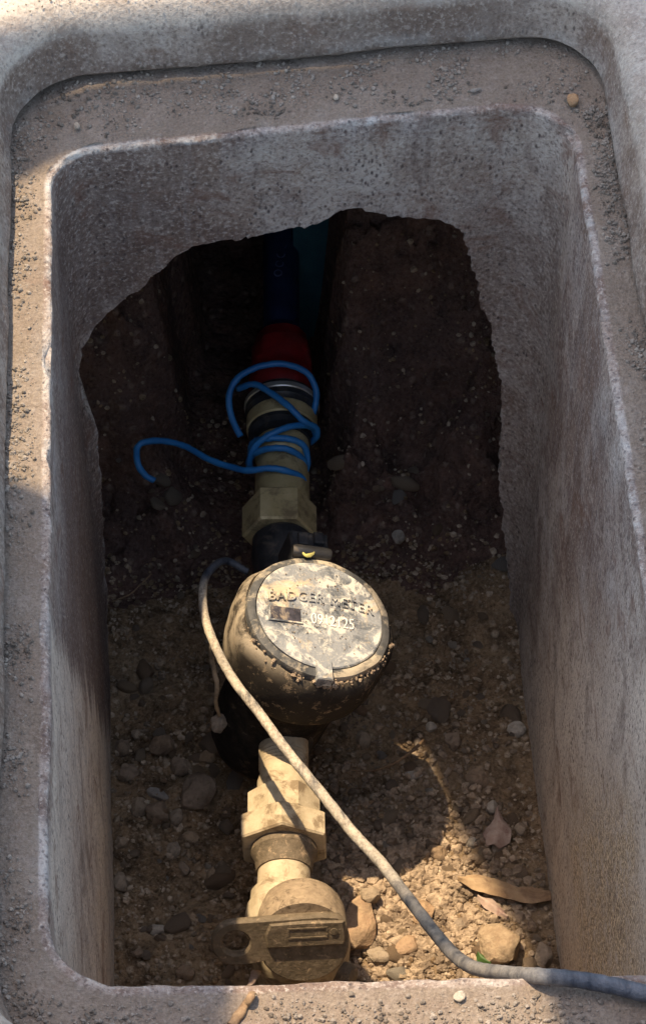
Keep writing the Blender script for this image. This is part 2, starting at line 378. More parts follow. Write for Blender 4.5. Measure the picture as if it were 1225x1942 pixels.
dg = bpy.context.evaluated_depsgraph_get(); dg.update()
boxme2 = bpy.data.meshes.new_from_object(tmp.evaluated_get(dg)); boxme2.name = 'meter_box'
bpy.data.objects.remove(tmp); bpy.data.objects.remove(cut)
boxme2.materials.clear()
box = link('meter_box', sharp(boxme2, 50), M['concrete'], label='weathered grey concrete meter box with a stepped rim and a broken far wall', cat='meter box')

# ---------------------------------------------------------------- ground outside, soil inside
def ring_sheet():
    bm = bmesh.new()
    radii = [.070, .12, .3, .8, 3, 15, 120]; R = []
    for off in radii:
        R.append([bm.verts.new((p.x, p.y, .030 + .006 * fbm(p, 12, 3) * min(1, off * 5))) for p in quadloop(LED, rl, off, 0, per=8, npe=16)])
    for a, b in zip(R, R[1:]):
        for i in range(len(a)): bm.faces.new((a[i], b[i], b[(i + 1) % len(a)], a[(i + 1) % len(a)]))
    # earth under the surface, over the cavity behind the far wall
    g = [[bm.verts.new((x, y, -.045 + .012 * fbm((x, y, 3), 14, 3))) for x in np.linspace(-.5, .5, 30)] for y in np.linspace(.30, 1.2, 26)]
    for a, b in zip(g, g[1:]):
        for i in range(len(a) - 1): bm.faces.new((a[i], a[i + 1], b[i + 1], b[i]))
    return mesh('ground', bm)
link('ground', ring_sheet(), M['earth'], kind='structure')
def soilz(x, y):
    b = -.438 + .010 * sst(.0, .12, x) * sst(.12, -.1, y) + .008 * fbm((x, y, 0), 9, 3)
    xx = x + .016 * fbm((x * .3, y, 6), 16, 3)
    ch = sst(.010, .034, xx) if x > -.03 else sst(-.066, -.094, xx)      # 0 in the channel of the pipe
    if x > -.03: rise = .30 * sst(.27, .56, y) + .04 * sst(.20, .30, y) * sst(.08, .13, x)
    else: rise = .27 * sst(.30, .47, y)
    return b + rise * ch + (.36 * sst(.72, .85, y)) + (.042 * fbm((x, y, 2), 20, 5)) * ch * sst(.25, .32, y)
XS = np.linspace(-.26, .26, 175); YS = np.concatenate([np.linspace(-.3, .62, 300), np.linspace(.63, 1.1, 30)])
bm = bmesh.new(); g = []; ld = bm.verts.layers.float.new('dry')
for y in YS:
    row = []
    for x in XS:
        z = soilz(x, y) + .0035 * fbm((x, y, 0), 60, 4) + .0020 * fbm((x, y, 4), 220, 2)
        v = bm.verts.new((x, y, z)); row.append(v)
        v[ld] = max(0, min(1, 1.25 - math.hypot(x - .05, (y - .02) * .8) / .085 + .5 * fbm((x, y, 9), 25, 3)))  # drier mound, painted paler where the sun patch lies
    g.append(row)
for j in range(len(g) - 1):
    for i in range(len(XS) - 1):
        f = bm.faces.new((g[j][i], g[j][i + 1], g[j + 1][i + 1], g[j + 1][i])); f.material_index = 1 if YS[j] > .27 + .02 * mn.noise(Vector((XS[i] * 20, 0, 0))) else 0
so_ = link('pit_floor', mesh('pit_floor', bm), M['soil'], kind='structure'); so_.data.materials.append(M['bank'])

def pebble_mesh(name, seed, sub=2, ang=.25, sc=(1, .8, .6)):
    bm = bmesh.new(); bmesh.ops.create_icosphere(bm, subdivisions=sub, radius=1)
    r = random.Random(seed); planes = [(Vector((r.gauss(0, 1), r.gauss(0, 1), r.gauss(0, 1))).normalized(), r.uniform(.6, .9)) for _ in range(int(3 + ang * 22))]
    for v in bm.verts:
        p = v.co.copy()
        for nn, d in planes:
            e = p.dot(nn) - d
            if e > 0: p -= nn * e * min(1, .55 + ang)
        p *= 1 + .10 * mn.noise(p * 2 + Vector((seed, 0, 0)))
        v.co = Vector((p.x * sc[0], p.y * sc[1], p.z * sc[2]))
    return mesh(name, bm)
SM = {k: stone_mat('stone_' + k, a, b) for k, a, b in (
    ('brown', (.20, .13, .075), (.36, .25, .155)), ('tan', (.30, .21, .13), (.46, .35, .23)), ('pale', (.42, .36, .28), (.60, .54, .45)),
    ('orange', (.36, .20, .10), (.5, .33, .18)), ('grey', (.22, .20, .18), (.38, .35, .31)))}
def stone(u, v, wpx, hpx, mt, label, z=None, name='stone', cat='stone', ang=.6, rot=None, seed=None, group=None, lift=.25):
    zz = z if z is not None else -.43
    p = at(u, v, zz)
    if z is None:
        for _ in range(3): zz = soilz(p.x, p.y); p = at(u, v, zz)
    a = wpx / 3150 / 2 if zz < -.1 else wpx / 4000 / 2; b = hpx / 3150 / .82 / 2 if zz < -.1 else hpx / 4000 / .8 / 2
    seed = seed if seed is not None else int(u * 7 + v)
    me = pebble_mesh(name, seed, 3, ang, (a * 1.12, b * 1.12, min(a, b) * .8)); 
    o = link(name, sharp(me, 28 if ang > .5 else 60), SM[mt], label=label, cat=cat, group=group)
    o.location = (p.x, p.y, zz + min(a, b) * lift)
    o.rotation_euler = (RNG.uniform(-.2, .2), RNG.uniform(-.2, .2), rot if rot is not None else 0)
    return o
stone(945, 1797, 84, 78, 'tan', 'flat angular tan stone in the sun beside the cable bend', ang=.8, lift=.5)
stone(678, 1762, 74, 100, 'orange', 'large orange tan rock against the right side of the bronze valve', ang=.9, rot=-.35, lift=.4)
stone(376, 1506, 84, 62, 'brown', 'biggest brown stone, in shade left of the brass coupling', ang=.7, rot=.15)
stone(300, 1546, 50, 42, 'brown', 'rounded brown stone below and left of the biggest brown stone', ang=.4)
stone(265, 1533, 38, 36, 'tan', 'pinkish tan pebble touching the left end of the brown stones', ang=.3)
stone(336, 1552, 28, 32, 'tan', 'small upright tan pebble just under the biggest brown stone', ang=.3)
stone(361, 1592, 32, 24, 'tan', 'smooth oval tan pebble lying alone below the brown stones', ang=.15)
stone(309, 1416, 54, 46, 'brown', 'blocky dark brown stone near the left wall above the grey shard', ang=.6)
stone(300, 1508, 52, 22, 'grey', 'thin bluish grey shard among the brown stones', ang=.9, rot=-.3)
stone(417, 1375, 34, 32, 'tan', 'pale sunlit pebble hanging by the root left of the meter', z=-.36, ang=.3)
stone(689, 1405, 27, 36, 'tan', 'upright oval tan pebble just below the right side of the meter', ang=.2)
stone(979, 1386, 36, 28, 'pale', 'whitish pebble close to the right wall, level with the meter base', ang=.25)
stone(755, 1020, 26, 28, 'pale', 'pale pebble in deep shade to the right of the far nut', ang=.3)
stone(785, 1472, 36, 18, 'pale', 'bright white pebble at the tip of the sunlit strip', ang=.6)
stone(932, 1533, 28, 24, 'pale', 'pale round pebble directly above the pink faded leaf', ang=.3)
stone(230, 1676, 28, 38, 'tan', 'tall tan pebble touching the foot of the left wall', ang=.3)
stone(1030, 1815, 40, 46, 'tan', 'pointed tan stone in the near right corner of the pit', ang=.9, lift=.5)
stone(818, 1380, 22, 22, 'pale', 'small pale pebble above the arching twig', ang=.3)
stone(782, 936, 18, 16, 'pale', 'tiny pale pebble farthest back on the pit floor', ang=.3)
stone(1086, 194, 30, 26, 'orange', 'rust orange pebble on the far right corner of the ledge', z=.001, ang=.5, lift=.4)
stone(871, 1893, 20, 18, 'pale', 'small white pebble on the sunlit near ledge', z=.0, ang=.4, lift=.3)
stone(637, 186, 12, 12, 'pale', 'tiny white pebble on the middle of the far ledge', z=.001, ang=.4, lift=.4)
stone(147, 240, 12, 18, 'pale', 'tiny white pebble on the far left corner of the ledge', z=.001, ang=.4, lift=.4)
stone(900, 172, 32, 8, 'grey', 'grey splinter of concrete lying on the far ledge', z=.001, ang=.9, rot=.45, lift=.6, name='splinter', cat='splinter')
stone(645, 1848, 42, 40, 'brown', 'dark stone tucked under the right side of the bronze valve', z=-.41, ang=.35)
stone(800, 1735, 50, 44, 'orange', 'cracked orange clod beside the cable in the sunlit soil', ang=.9, name='clod', cat='clod')
stone(770, 1798, 66, 40, 'orange', 'orange brown slab of clay in the sun left of the cable bend', ang=.9, rot=.5, name='clod', cat='clod')
stone(700, 1712, 44, 34, 'tan', 'knobbly tan clod on top of the large orange rock', ang=.8, name='clod', cat='clod', lift=1.2)
stone(720, 1815, 54, 34, 'tan', 'broad tan clod at the foot of the large orange rock', ang=.8, name='clod', cat='clod')
stone(828, 1620, 40, 34, 'brown', 'crumbly brown clod in the narrow part of the sunlit strip', ang=.8, name='clod', cat='clod')
stone(872, 1755, 30, 22, 'brown', 'dark square clod above the flat angular tan stone', ang=.9, name='clod', cat='clod')

for i_, (u, v, w_, h_, m_, lb) in enumerate([
    (232, 1420, 40, 34, 'brown', 'brown stone against the left wall, highest of the left heap'), (262, 1395, 26, 22, 'tan', 'tan pebble just right of the highest stone by the left wall'),
    (245, 1470, 44, 34, 'brown', 'flat brown stone by the left wall beside the grey shard'), (345, 1455, 46, 34, 'brown', 'brown slab between the dark blocky stone and the biggest brown stone'),
    (395, 1440, 36, 28, 'tan', 'tan stone above the right end of the biggest brown stone'), (232, 1600, 30, 26, 'tan', 'tan pebble by the left wall, level with the oval pebble'),
    (330, 1612, 26, 30, 'tan', 'egg shaped tan pebble below left of the smooth oval pebble'), (352, 1650, 24, 28, 'brown', 'yellowish brown pebble lowest of the left heap'),
    (402, 1660, 22, 26, 'tan', 'upright tan pebble left of the valve neck'), (300, 1765, 30, 22, 'pale', 'olive pale pebble on the lower left floor'),
    (262, 1810, 24, 18, 'brown', 'wedge shaped brown stone low by the left wall'), (350, 1845, 40, 30, 'brown', 'broad brown stone near the near wall, left of the valve'),
    (365, 1745, 30, 18, 'tan', 'slanting tan sliver left of the valve handle'), (440, 1432, 26, 16, 'tan', 'small flat tan stone under the hanging root'),
    (905, 1480, 48, 36, 'brown', 'low mud brown stone above the round pale pebble'), (860, 1410, 40, 34, 'brown', 'mud covered stone midway to the right wall'),
    (985, 1575, 26, 22, 'tan', 'tan pebble between the pink leaf and the right wall'), (895, 1600, 22, 20, 'pale', 'pale grain left of the pink leaf'),
    (745, 1665, 34, 30, 'brown', 'brown clod just right of the cable in the sunlit strip'), (760, 1850, 40, 24, 'tan', 'tan clod against the near wall below the cable bend'),
    (985, 1745, 26, 22, 'brown', 'dark stone under the long curled leaf'), (690, 1855, 30, 22, 'tan', 'tan clod against the near wall right of the valve')]):
    stone(u, v, w_, h_, m_, lb, ang=.5 + .1 * (i_ % 4), rot=.4 * math.sin(i_ * 2.1), lift=.3)
# countable pebbles over the whole floor
protos = [pebble_mesh('pebble', 100 + i, 3, .15 + .16 * i, (1, RNG.uniform(.65, .95), RNG.uniform(.5, .75))) for i in range(6)]
keys = ['brown', 'brown', 'tan', 'pale', 'orange', 'grey', 'brown']
pm = []
for i, me in enumerate(protos):
    sharp(me, 30 if i > 1 else 70)
    for k in ('brown', 'tan', 'pale', 'grey', 'orange'):
        m2 = me.copy(); m2.materials.append(SM[k]); m2.polygons.foreach_set('use_smooth', [True] * len(m2.polygons)); pm.append((k, m2))
cnt = 0; tries = 0
while cnt < 245 and tries < 4000:
    tries += 1
    x = RNG.uniform(-.128, .128); y = RNG.uniform(-.04, .36)
    if y > .2 and RNG.random() < .55: continue
    u, v = pix((x, y, -.43))
    if not (200 < u < 1060 and 700 < v < 1880): continue
    if 440 < u < 640 and v > 1480: continue
    s = RNG.choice([.002, .0025, .003, .003, .004, .005, .006, .0075]) * RNG.uniform(.8, 1.25)
    k = RNG.choices(['brown', 'tan', 'pale', 'grey', 'orange'], [8, 4, .9, .8, 1.6])[0]
    me = RNG.choice([m for kk, m in pm if kk == k])
    o = bpy.data.objects.new('pebble', me); col.objects.link(o)
    o.location = (x, y, soilz(x, y) + s * .2); o.scale = (s * RNG.uniform(.75, 1.3), s * RNG.uniform(.75, 1.2), s); o.rotation_euler = (RNG.uniform(-.4, .4), RNG.uniform(-.4, .4), RNG.uniform(0, 6.3))
    where = 'far back in the opening' if y > .28 else 'level with the far nut' if y > .21 else 'level with the lid' if y > .14 else 'below the meter' if y > .08 else 'level with the near nut' if y > .03 else 'level with the valve neck' if y > .0 else 'level with the valve handle'
    side = 'hugging the left wall' if u < 265 else 'mid left' if u < 350 else 'just left of the pipe' if u < 480 else 'under the pipe' if u < 620 else 'just right of the pipe' if u < 740 else 'mid right' if u < 880 else 'near the right wall'
    tag(o, f"{'tiny' if s < .0025 else 'small' if s < .0045 else 'big'} {k if k != 'orange' else 'rusty'} pebble {where}, {side}", 'pebble', 'loose pebbles scattered over the pit floor'); cnt += 1

def crumbs(name, pts, mt, seed=1):
    base = []
    for k in range(5):
        b = bmesh.new(); bmesh.ops.create_icosphere(b, subdivisions=1, radius=1)
        for v in b.verts: v.co *= 1 + .45 * mn.noise(v.co * 1.3 + Vector((k * 9 + seed, 0, 0)))
        b.verts.ensure_lookup_table(); base.append((np.array([v.co[:] for v in b.verts]), np.array([[v.index for v in f.verts] for f in b.faces]))); b.free()
    V = []; F = []; o = 0; r = random.Random(seed)
    for (x, y, z, s) in pts:
        bv, bf = base[r.randrange(5)]; q = Matrix.Rotation(r.uniform(0, 6.28), 3, Vector((r.gauss(0, 1), r.gauss(0, 1), r.gauss(0, 1))).normalized())
        A = np.array(q); vv = (bv * np.array([s, s * r.uniform(.6, 1), s * r.uniform(.5, .9)])) @ A.T + np.array([x, y, z])
        V.append(vv); F.append(bf + o); o += len(bv)
    V = np.concatenate(V); F = np.concatenate(F)
    me = bpy.data.meshes.new(name); me.from_pydata(V.tolist(), [], F.tolist())
    return link(name, me, mt, smooth=False, kind='stuff')
pts = []
for _ in range(17000):
    x = RNG.uniform(-.138, .138); y = RNG.uniform(-.06, .42) ; s = RNG.choice([.0007, .0009, .0011, .0015, .0015, .0022]) * RNG.uniform(.7, 1.3)
    if y > .30 and RNG.random() < .7: continue
    if mn.noise(Vector((x * 30, y * 30, 4))) < RNG.uniform(-.5, .25): continue
    pts.append((x, y, soilz(x, y) + .0035 * fbm((x, y, 0), 60, 4) + s * .4, s))
tag(crumbs('gravel', pts[:len(pts) // 2], M['grain'], 3), 'fine gravel and crumbs of soil strewn over the pit floor', 'gravel')
tag(crumbs('soil_crumbs', pts[len(pts) // 2:], M['soil'], 4), 'dark damp crumbs of soil mixed into the gravel', 'soil crumbs')
pts = []
for _ in range(5200):
    x = RNG.gauss(.048, .034); y = RNG.gauss(.022, .045); s = RNG.choice([.0009, .0013, .0018, .0026, .0036]) * RNG.uniform(.7, 1.2)
    if abs(x) > .13 or y < -.06 or x < -.004: continue
    pts.append((x, y, soilz(x, y) + .0035 * fbm((x, y, 0), 60, 4) + s * .3, s))
tag(crumbs('clay_crumbs', pts, M['clay'], 8), 'dry tan crumbs of clay heaped on the right of the pit floor', 'clay crumbs')
pts = []
i_in = quadloop(RIM, rr, .009, 0); i_out = quadloop(LED, rl, -.002, 0)
for _ in range(26000):
    i = RNG.randrange(len(i_in)); k = RNG.random() ** .8; p = i_in[i].lerp(i_out[i], k)
    p.x += RNG.uniform(-.003, .003); p.y += RNG.uniform(-.003, .003)
    dens = mn.noise(Vector((p.x * 35, p.y * 35, 1)))
    if dens < RNG.uniform(-.35, .45): continue
    s = RNG.choice([.0003, .0004, .0005, .0006, .0006, .0013]) * RNG.uniform(.7, 1.3)
    pts.append((p.x, p.y, .0009 * fbm((p.x, p.y, 0), 14, 3) + .0012 * fbm((p.x, p.y, 0), 90, 3) + s * .35, s))
tag(crumbs('ledge_grit', pts, M['grit'], 5), 'loose grit and sand caught on the ledge of the concrete box', 'grit')
pts = []
for _ in range(2500):
    x = RNG.uniform(-.2, .2); y = RNG.uniform(.31, .37); s = RNG.choice([.0003, .0004, .0006]) * RNG.uniform(.7, 1.3)
    pts.append((x, y + .07 * x + .012, .0454, s))
tag(crumbs('surface_dust', pts, M['grain'], 6), 'dry sand grains on the sunlit top of the concrete box', 'sand')

# ---------------------------------------------------------------- the water meter
AX = -.0235                                            # x of the pipe run at the meter
PZ = -.362                                             # height of its axis
def px(y): return -.0305 + .046 * (y - 0)              # the run veers slightly to the right as it goes back
met = empty('water_meter', (px(.13), .130, PZ - .05), label='round black water meter with a dusty grey lid, numbers facing up', cat='water meter')
def local(o, parent): o.parent = parent; o.matrix_parent_inverse = Matrix.Translation(-Vector(parent.location)); return o
T = Matrix.Translation((px(.13) - .0045, .130, PZ)) @ Matrix.Rotation(rad(17), 4, 'Y') @ Matrix.Rotation(rad(-1), 4, 'X')
def P(name, bm, mt, par, deg=35, smooth=True, **k):
    o = link(name, sharp(mesh(name, bm), deg), mt, smooth=smooth, **k); o.parent = par
    q = par; off = Vector((0, 0, 0))
    while q: off += Vector(q.location); q = q.parent
    o.location = -off if par.type == 'EMPTY' else (0, 0, 0); return o
bm = bmesh.new(); lathe(bm, [(.012, -.050), (.026, -.047), (.032, -.035), (.034, -.01), (.035, .02), (.036, .045)], T, 56, .03)
for v in bm.verts: pass
body = P('body', bm, M['grime'], met)
bm = bmesh.new(); du = bm.verts.layers.float.new('dust'); lathe(bm, [(.034, .036), (.040, .037), (.0440, .041), (.0468, .047), (.0486, .055), (.0496, .066), (.0494, .076), (.0482, .0825), (.0462, .0862), (.0448, .087), (.0440, .0850), (.030, .084)], T, 72, .012)
for v in bm.verts:
    q = T.inverted() @ v.co; a_ = math.atan2(q.y, q.x); k_ = 1 + (.022 * math.cos(7 * a_ + .6) + .02 * mn.noise(q * 60)) * sst(.05, .08, q.z); q.x *= k_; q.y *= k_; v.co = T @ q; v[du] = min(1, max(sst(.076, .086, q.z) * (.15 + .85 * sst(-.02, .03, -q.x + .75 * q.y)), sst(.024, .048, -q.x + .75 * q.y) * sst(.030, .06, q.z)) + .02)  # heavier towards the sun, so the lit flank is painted in
P('shroud', bm, M['shroud2'], met)
bm = bmesh.new(); lathe(bm, [(.036, .084), (.0425, .0845), (.0440, .0855), (.0445, .0885), (.0438, .0908), (.0420, .0918), (.0402, .0922), (.0394, .0922), (.0390, .0900)], T, 90, .02)
P('lid_rim', bm, M['rimdust'], met)
bm = bmesh.new(); lathe(bm, [(.020, .088), (.0384, .0885), (.0388, .0920), (.0380, .0927), (.035, .0926), (.015, .0927), (.002, .0928)], T @ Matrix.Translation((.0003, .0006, 0)), 90, .015)
lid = P('lid', bm, M['lid'], met)
LT = T @ Matrix.Translation((0, 0, .0929))
def boxm(bm, x0, x1, y0, y1, z0, z1, Mx, bev=.0004): prism(bm, [(x0, y0), (x1, y0), (x1, y1), (x0, y1)], z0, z1, Mx, bev)
bm = bmesh.new(); boxm(bm, -.0305, -.012, -.0078, .0022, -.001, .0006, LT)
P('name_plate', bm, M['plate'], lid, label='small dark recessed plate left of the serial number')
bm = bmesh.new()
boxm(bm, -.0310, -.011, -.0088, -.0078, -.0008, .0010, LT); boxm(bm, -.0320, -.0308, -.0088, .004, -.0008, .0010, LT)
P('plate_ridge', bm, M['lid'], lid)
pts = []
for _ in range(900):
    a_ = RNG.choice([RNG.gauss(-1.5, .22), RNG.gauss(-.75, .3), RNG.uniform(-2.9, -.2)]); q_ = T @ Vector((math.cos(a_) * RNG.uniform(.0435, .0475), math.sin(a_) * RNG.uniform(.0435, .0475), RNG.uniform(.0835, .0895)))
    if RNG.random() > .35 + .9 * mn.noise(Vector((a_ * 6, 0, 0))): continue
    pts.append((q_.x, q_.y, q_.z, RNG.choice([.0004, .0006, .0009, .0014])))
for _ in range(260):
    gx, gy = RNG.gauss(.0, .02), RNG.gauss(.004, .02)
    if math.hypot(gx, gy) > .035: continue
    q_ = T @ Vector((gx, gy, .0932)); pts.append((q_.x, q_.y, q_.z, RNG.choice([.0002, .0003, .0005])))
cd = crumbs('caked_dirt', pts, M['clay'], 12); cd.parent = met; cd.location = -Vector(met.location)
bm = bmesh.new(); boxm(bm, -.0048, .0048, -.0475, -.034, -.006, .0016, LT, .0008)
P('pull_tab', bm, M['lid'], lid)
bm = bmesh.new(); boxm(bm, -.014, .010, .0425, .064, -.030, -.002, LT, .0015); 
hb = P('hinge_block', bm, M['black'], met)
bm = bmesh.new(); lathe(bm, [(.0035, -.012), (.0042, -.010), (.0042, .010), (.0035, .012)], LT @ Matrix.Translation((-.002, .047, -.001)) @ Matrix.Rotation(rad(90), 4, 'Y'), 20)
boxm(bm, -.010, -.004, .052, .060, -.003, .001, LT, .0008); boxm(bm, .000, .006, .054, .062, -.003, .0015, LT, .0008)
P('hinge', bm, M['black'], hb)
def text(name, s, size, Mx, depth, mt, par, sx=1, spacing=1.0, curve=0):
    cu = bpy.data.curves.new(name, 'FONT'); cu.body = s; cu.size = size; cu.extrude = depth; cu.align_x = 'CENTER'; cu.space_character = spacing
    o = bpy.data.objects.new('t', cu); col.objects.link(o); dgg = bpy.context.evaluated_depsgraph_get(); dgg.update()
    me = bpy.data.meshes.new_from_object(o.evaluated_get(dgg)); bpy.data.objects.remove(o)
    for v in me.vertices:
        x, y, z = v.co; x *= sx
        y -= curve * x * x * 10
        v.co = Mx @ Vector((x, y, z))
    me.name = name; me.materials.clear(); return link(name, me, mt, par, smooth=False)
text('lettering', 'BADGER METER', .0098, LT @ Matrix.Translation((.001, .0085, 0)) @ Matrix.Rotation(rad(-1), 4, 'Z'), .0012, M['lid'], lid, .86, 1.12, .35)
text('serial_number', '0912125', .0112, LT @ Matrix.Translation((.0075, -.0075, 0)) @ Matrix.Rotation(rad(-2), 4, 'Z'), .0005, M['number'], lid, .66, 1.05)
# inlet and outlet spuds of the meter
YA = lambda y: Vector((px(y), y, PZ))
YD = (-.046, -1, 0)                                   # towards the near wall
def ycyl(bm, segs, nn=40, wob=.01):
    """segs: list of (y, r) going towards the near wall"""
    y0 = segs[0][0]; lathe(bm, [(r, y0 - y) for y, r in segs], axis(YA(y0), YD), nn, wob)
bm = bmesh.new(); ycyl(bm, [(.258, .016), (.254, .0195), (.238, .0200), (.232, .018), (.10, .018)]); P('outlet_spud', bm, M['black'], met)
bm = bmesh.new(); ycyl(bm, [(.11, .0150)] + [q for k in range(5) for q in ((.092 - k * .0026, .0152), (.0907 - k * .0026, .0143))] + [(.078, .0143), (.072, .0160), (.055, .0162), (.050, .0160)]); P('inlet_spud', bm, M['brass'], met)
# near brass coupling: collar + six-sided nut
cp = empty('coupling_nut', YA(.04), label='sunlit sandy brass coupling nut between the meter and the bronze valve', cat='coupling')
bm = bmesh.new(); ph = rad(22.5)
prism(bm, hexa(.0232, 8, ph), 0, .018, axis(YA(.0610), YD), .0012); P('collar', bm, M['brass'], cp, 25)
bm = bmesh.new(); prism(bm, hexa(.0285, 6, rad(32)), 0, .0165, axis(YA(.0428), YD), .0012)
P('nut', bm, M['brass'], cp, 25)
bm = bmesh.new(); ycyl(bm, [(.0265, .0195), (.022, .020), (.018, .0175), (.010, .0165)]); P('washer', bm, M['valve'], cp)
# near valve
vx = at(575, 1782, -.345); n = Vector((.0, -.91, .42)).normalized()
vl = empty('shutoff_valve', (vx.x, vx.y, -.43), label='bronze shutoff valve at the near wall with a flat lock wing handle', cat='valve')
bm = bmesh.new(); ycyl(bm, [(.012, .0155), (-.002, .0160), (-.004, .0195), (-.012, .0205), (-.014, .0225), (-.024, .0235), (-.030, .0225), (-.033, .016)], 40, .02); P('body', bm, M['brass'], vl)
bm = bmesh.new(); lathe(bm, [(.018, -.455), (.026, -.425), (.029, -.405), (.030, -.390), (.028, -.375), (.020, -.366), (.01, -.362)], Matrix.Translation((vx.x - .001, -.022, 0)), 40, .03); P('lower_housing', bm, M['brass'], vl)
up = Vector((0, n.z, -n.y)).normalized(); rt = up.cross(n).normalized()     # handle plane: rt along +x
HM = Matrix((( rt.x, up.x, n.x, vx.x), (rt.y, up.y, n.y, vx.y), (rt.z, up.z, n.z, vx.z), (0, 0, 0, 1)))
bm = bmesh.new(); lathe(bm, [(.010, -.034), (.019, -.032), (.0245, -.026), (.0262, -.018), (.0262, -.002), (.0255, 0)], HM @ Matrix.Translation((0, 0, 0)), 48, .02)
P('stem_cap', bm, M['capdust'], vl)
hd = bmesh.new()
out = []
for i in range(25):                                    # disc part, flat at the top
    a = math.pi * .17 - (math.pi * 1.34) * i / 24; out.append((.0258 * math.cos(a), .0258 * math.sin(a)))
# ear outline back to the top
top = .0185
ear = [(-.0235, -.0095), (-.033, -.0110), (-.0385, -.0110)] + [(-.0395 + .0130 * math.cos(a), .0036 + .0148 * math.sin(a)) for a in [math.pi * 1.5 - math.pi * k / 10 for k in range(1, 10)]] + [(-.0390, top), (-.03, top + .0002), (-.01, top + .001), (.012, top + .0013), (.0205, top), (.0245, .0140)]
lo = [(.0258 * math.cos(a), .0258 * math.sin(a)) for a in [rad(20 - k * 8.6) for k in range(0, 22)]]   # from right, down and round to the left
lo = [p for p in lo if not (p[0] < -.020 and p[1] > -.0115)]
outline = lo + ear
outline = outline[::-1]
def plate_with_hole(bm, outl, hole, z0, z1, Mx, bev=.001):
    c = Vector((-.004, .0)); vs = {}
    def loop(pts, z, k=0, inv=1):
        cc = Vector((sum(p[0] for p in pts) / len(pts), sum(p[1] for p in pts) / len(pts))); r = []
        for p in pts:
            d = Vector(p) - cc; q = cc + d * (1 - inv * k / max(d.length, .004)); r.append(bm.verts.new(Mx @ Vector((q.x, q.y, z))))
        return r
    ob, o0, o1, ot = loop(outl, z0, bev), loop(outl, z0 + bev), loop(outl, z1 - bev), loop(outl, z1, bev)
    hb_, h0, h1, ht = loop(hole, z0, bev, -1), loop(hole, z0 + bev), loop(hole, z1 - bev), loop(hole, z1, bev, -1)
    for a, b in ((ob, o0), (o0, o1), (o1, ot)):
        for i in range(len(a)): bm.faces.new((a[i], a[(i + 1) % len(a)], b[(i + 1) % len(a)], b[i]))
    for a, b in ((hb_, h0), (h0, h1), (h1, ht)):
        for i in range(len(a)): bm.faces.new((a[i], b[i], b[(i + 1) % len(a)], a[(i + 1) % len(a)]))
    for a, b in ((ot, ht), (ob, hb_)):
        es = []
        for L in (a, b):
            for i in range(len(L)):
                e = bm.edges.get((L[i], L[(i + 1) % len(L)])); es.append(e)
        bmesh.ops.triangle_fill(bm, use_beauty=True, use_dissolve=False, edges=es)
    bmesh.ops.recalc_face_normals(bm, faces=bm.faces)
hole = [(-.0385 + .0078 * math.cos(a), .0040 + .0082 * math.sin(a)) for a in [2 * math.pi * k / 20 for k in range(20)]]
plate_with_hole(hd, outline, hole, 0, .0058, HM, .0012)
han = P('lock_wing', hd, M['valve'], vl, 40)
bm = bmesh.new(); prism(bm, [(-.021, .001), (.0235, .001), (.0245, .006), (.0235, .0165), (.0, .0178), (-.019, .0165), (-.022, .009)], .005, .0078, HM, .0012); rg = P('ridge', bm, M['valve'], han, 40)
bm = bmesh.new()
for (x0, x1, y0, y1) in ((-.009, .014, .0130, .0140), (-.009, .014, .0066, .0076), (-.009, -.008, .0076, .0130), (.013, .014, .0076, .0130)): boxm(bm, x0, x1, y0, y1, .0070, .0082, HM, .0003)
lathe(bm, [(.0022, .0075), (.0022, .0084), (.0012, .0085)], HM @ Matrix.Translation((.0175, .0105, 0)), 14)
P('raised_frame', bm, M['valve'], rg)
bm = bmesh.new(); lathe(bm, [(.004, -.006), (.0068, -.004), (.007, .008), (.005, .011), (.001, .012)], axis(at(640, 1842, -.395), (.8, -.5, .3)), 24, .05); P('side_plug', bm, M['valve'], vl)

# far fitting: brass nut, tail, banded body, red coupling
ff = empty('far_fitting', YA(.30), label='tarnished brass fitting wound with blue wire behind the meter', cat='pipe fitting')
bm = bmesh.new(); prism(bm, hexa(.0240, 6, rad(60)), 0, .026, axis(YA(.2835) + Vector((-.002, 0, 0)), YD), .0015); P('hex_nut', bm, M['brass_dull'], ff, 25)
bm = bmesh.new(); ycyl(bm, [(.336, .0165), (.334, .0180), (.322, .0180), (.320, .0165), (.309, .0168), (.307, .0178), (.283, .0180)]); P('tailpiece', bm, M['brass_dull'], ff)
bm = bmesh.new(); ycyl(bm, [(.374, .021), (.371, .0240), (.360, .0245), (.357, .0225), (.342, .0225), (.340, .0190), (.335, .0190)]); P('barrel', bm, M['black'], ff)
bm = bmesh.new(); ycyl(bm, [(.356, .0228), (.355, .0236), (.346, .0236), (.345, .0228)]); P('brass_band', bm, M['brass_dull'], ff)
bm = bmesh.new(); ycyl(bm, [(.3690, .0246), (.3682, .0252), (.3650, .0252), (.3644, .0246)]); P('clamp_ring', bm, M['steel'], ff)
bm = bmesh.new(); ycyl(bm, [(.428, .012), (.426, .0175), (.418, .0185), (.416, .0200), (.400, .0205), (.398, .0192), (.392, .0192), (.390, .0218), (.378, .0222), (.374, .020)], 32, .06); P('red_coupling', bm, M['red'], ff)
bp = empty('service_pipe', YA(.5), label='navy blue service pipe with faint print behind the red coupling', cat='pipe')
bm = bmesh.new(); tube(bm, [YA(.435), YA(.49) + Vector((0, 0, .004)), YA(.56) + Vector((0, 0, .012)), YA(.70) + Vector((0, 0, .03))], .0125, 24); P('pipe', bm, M['navy'], bp)
bm = bmesh.new()
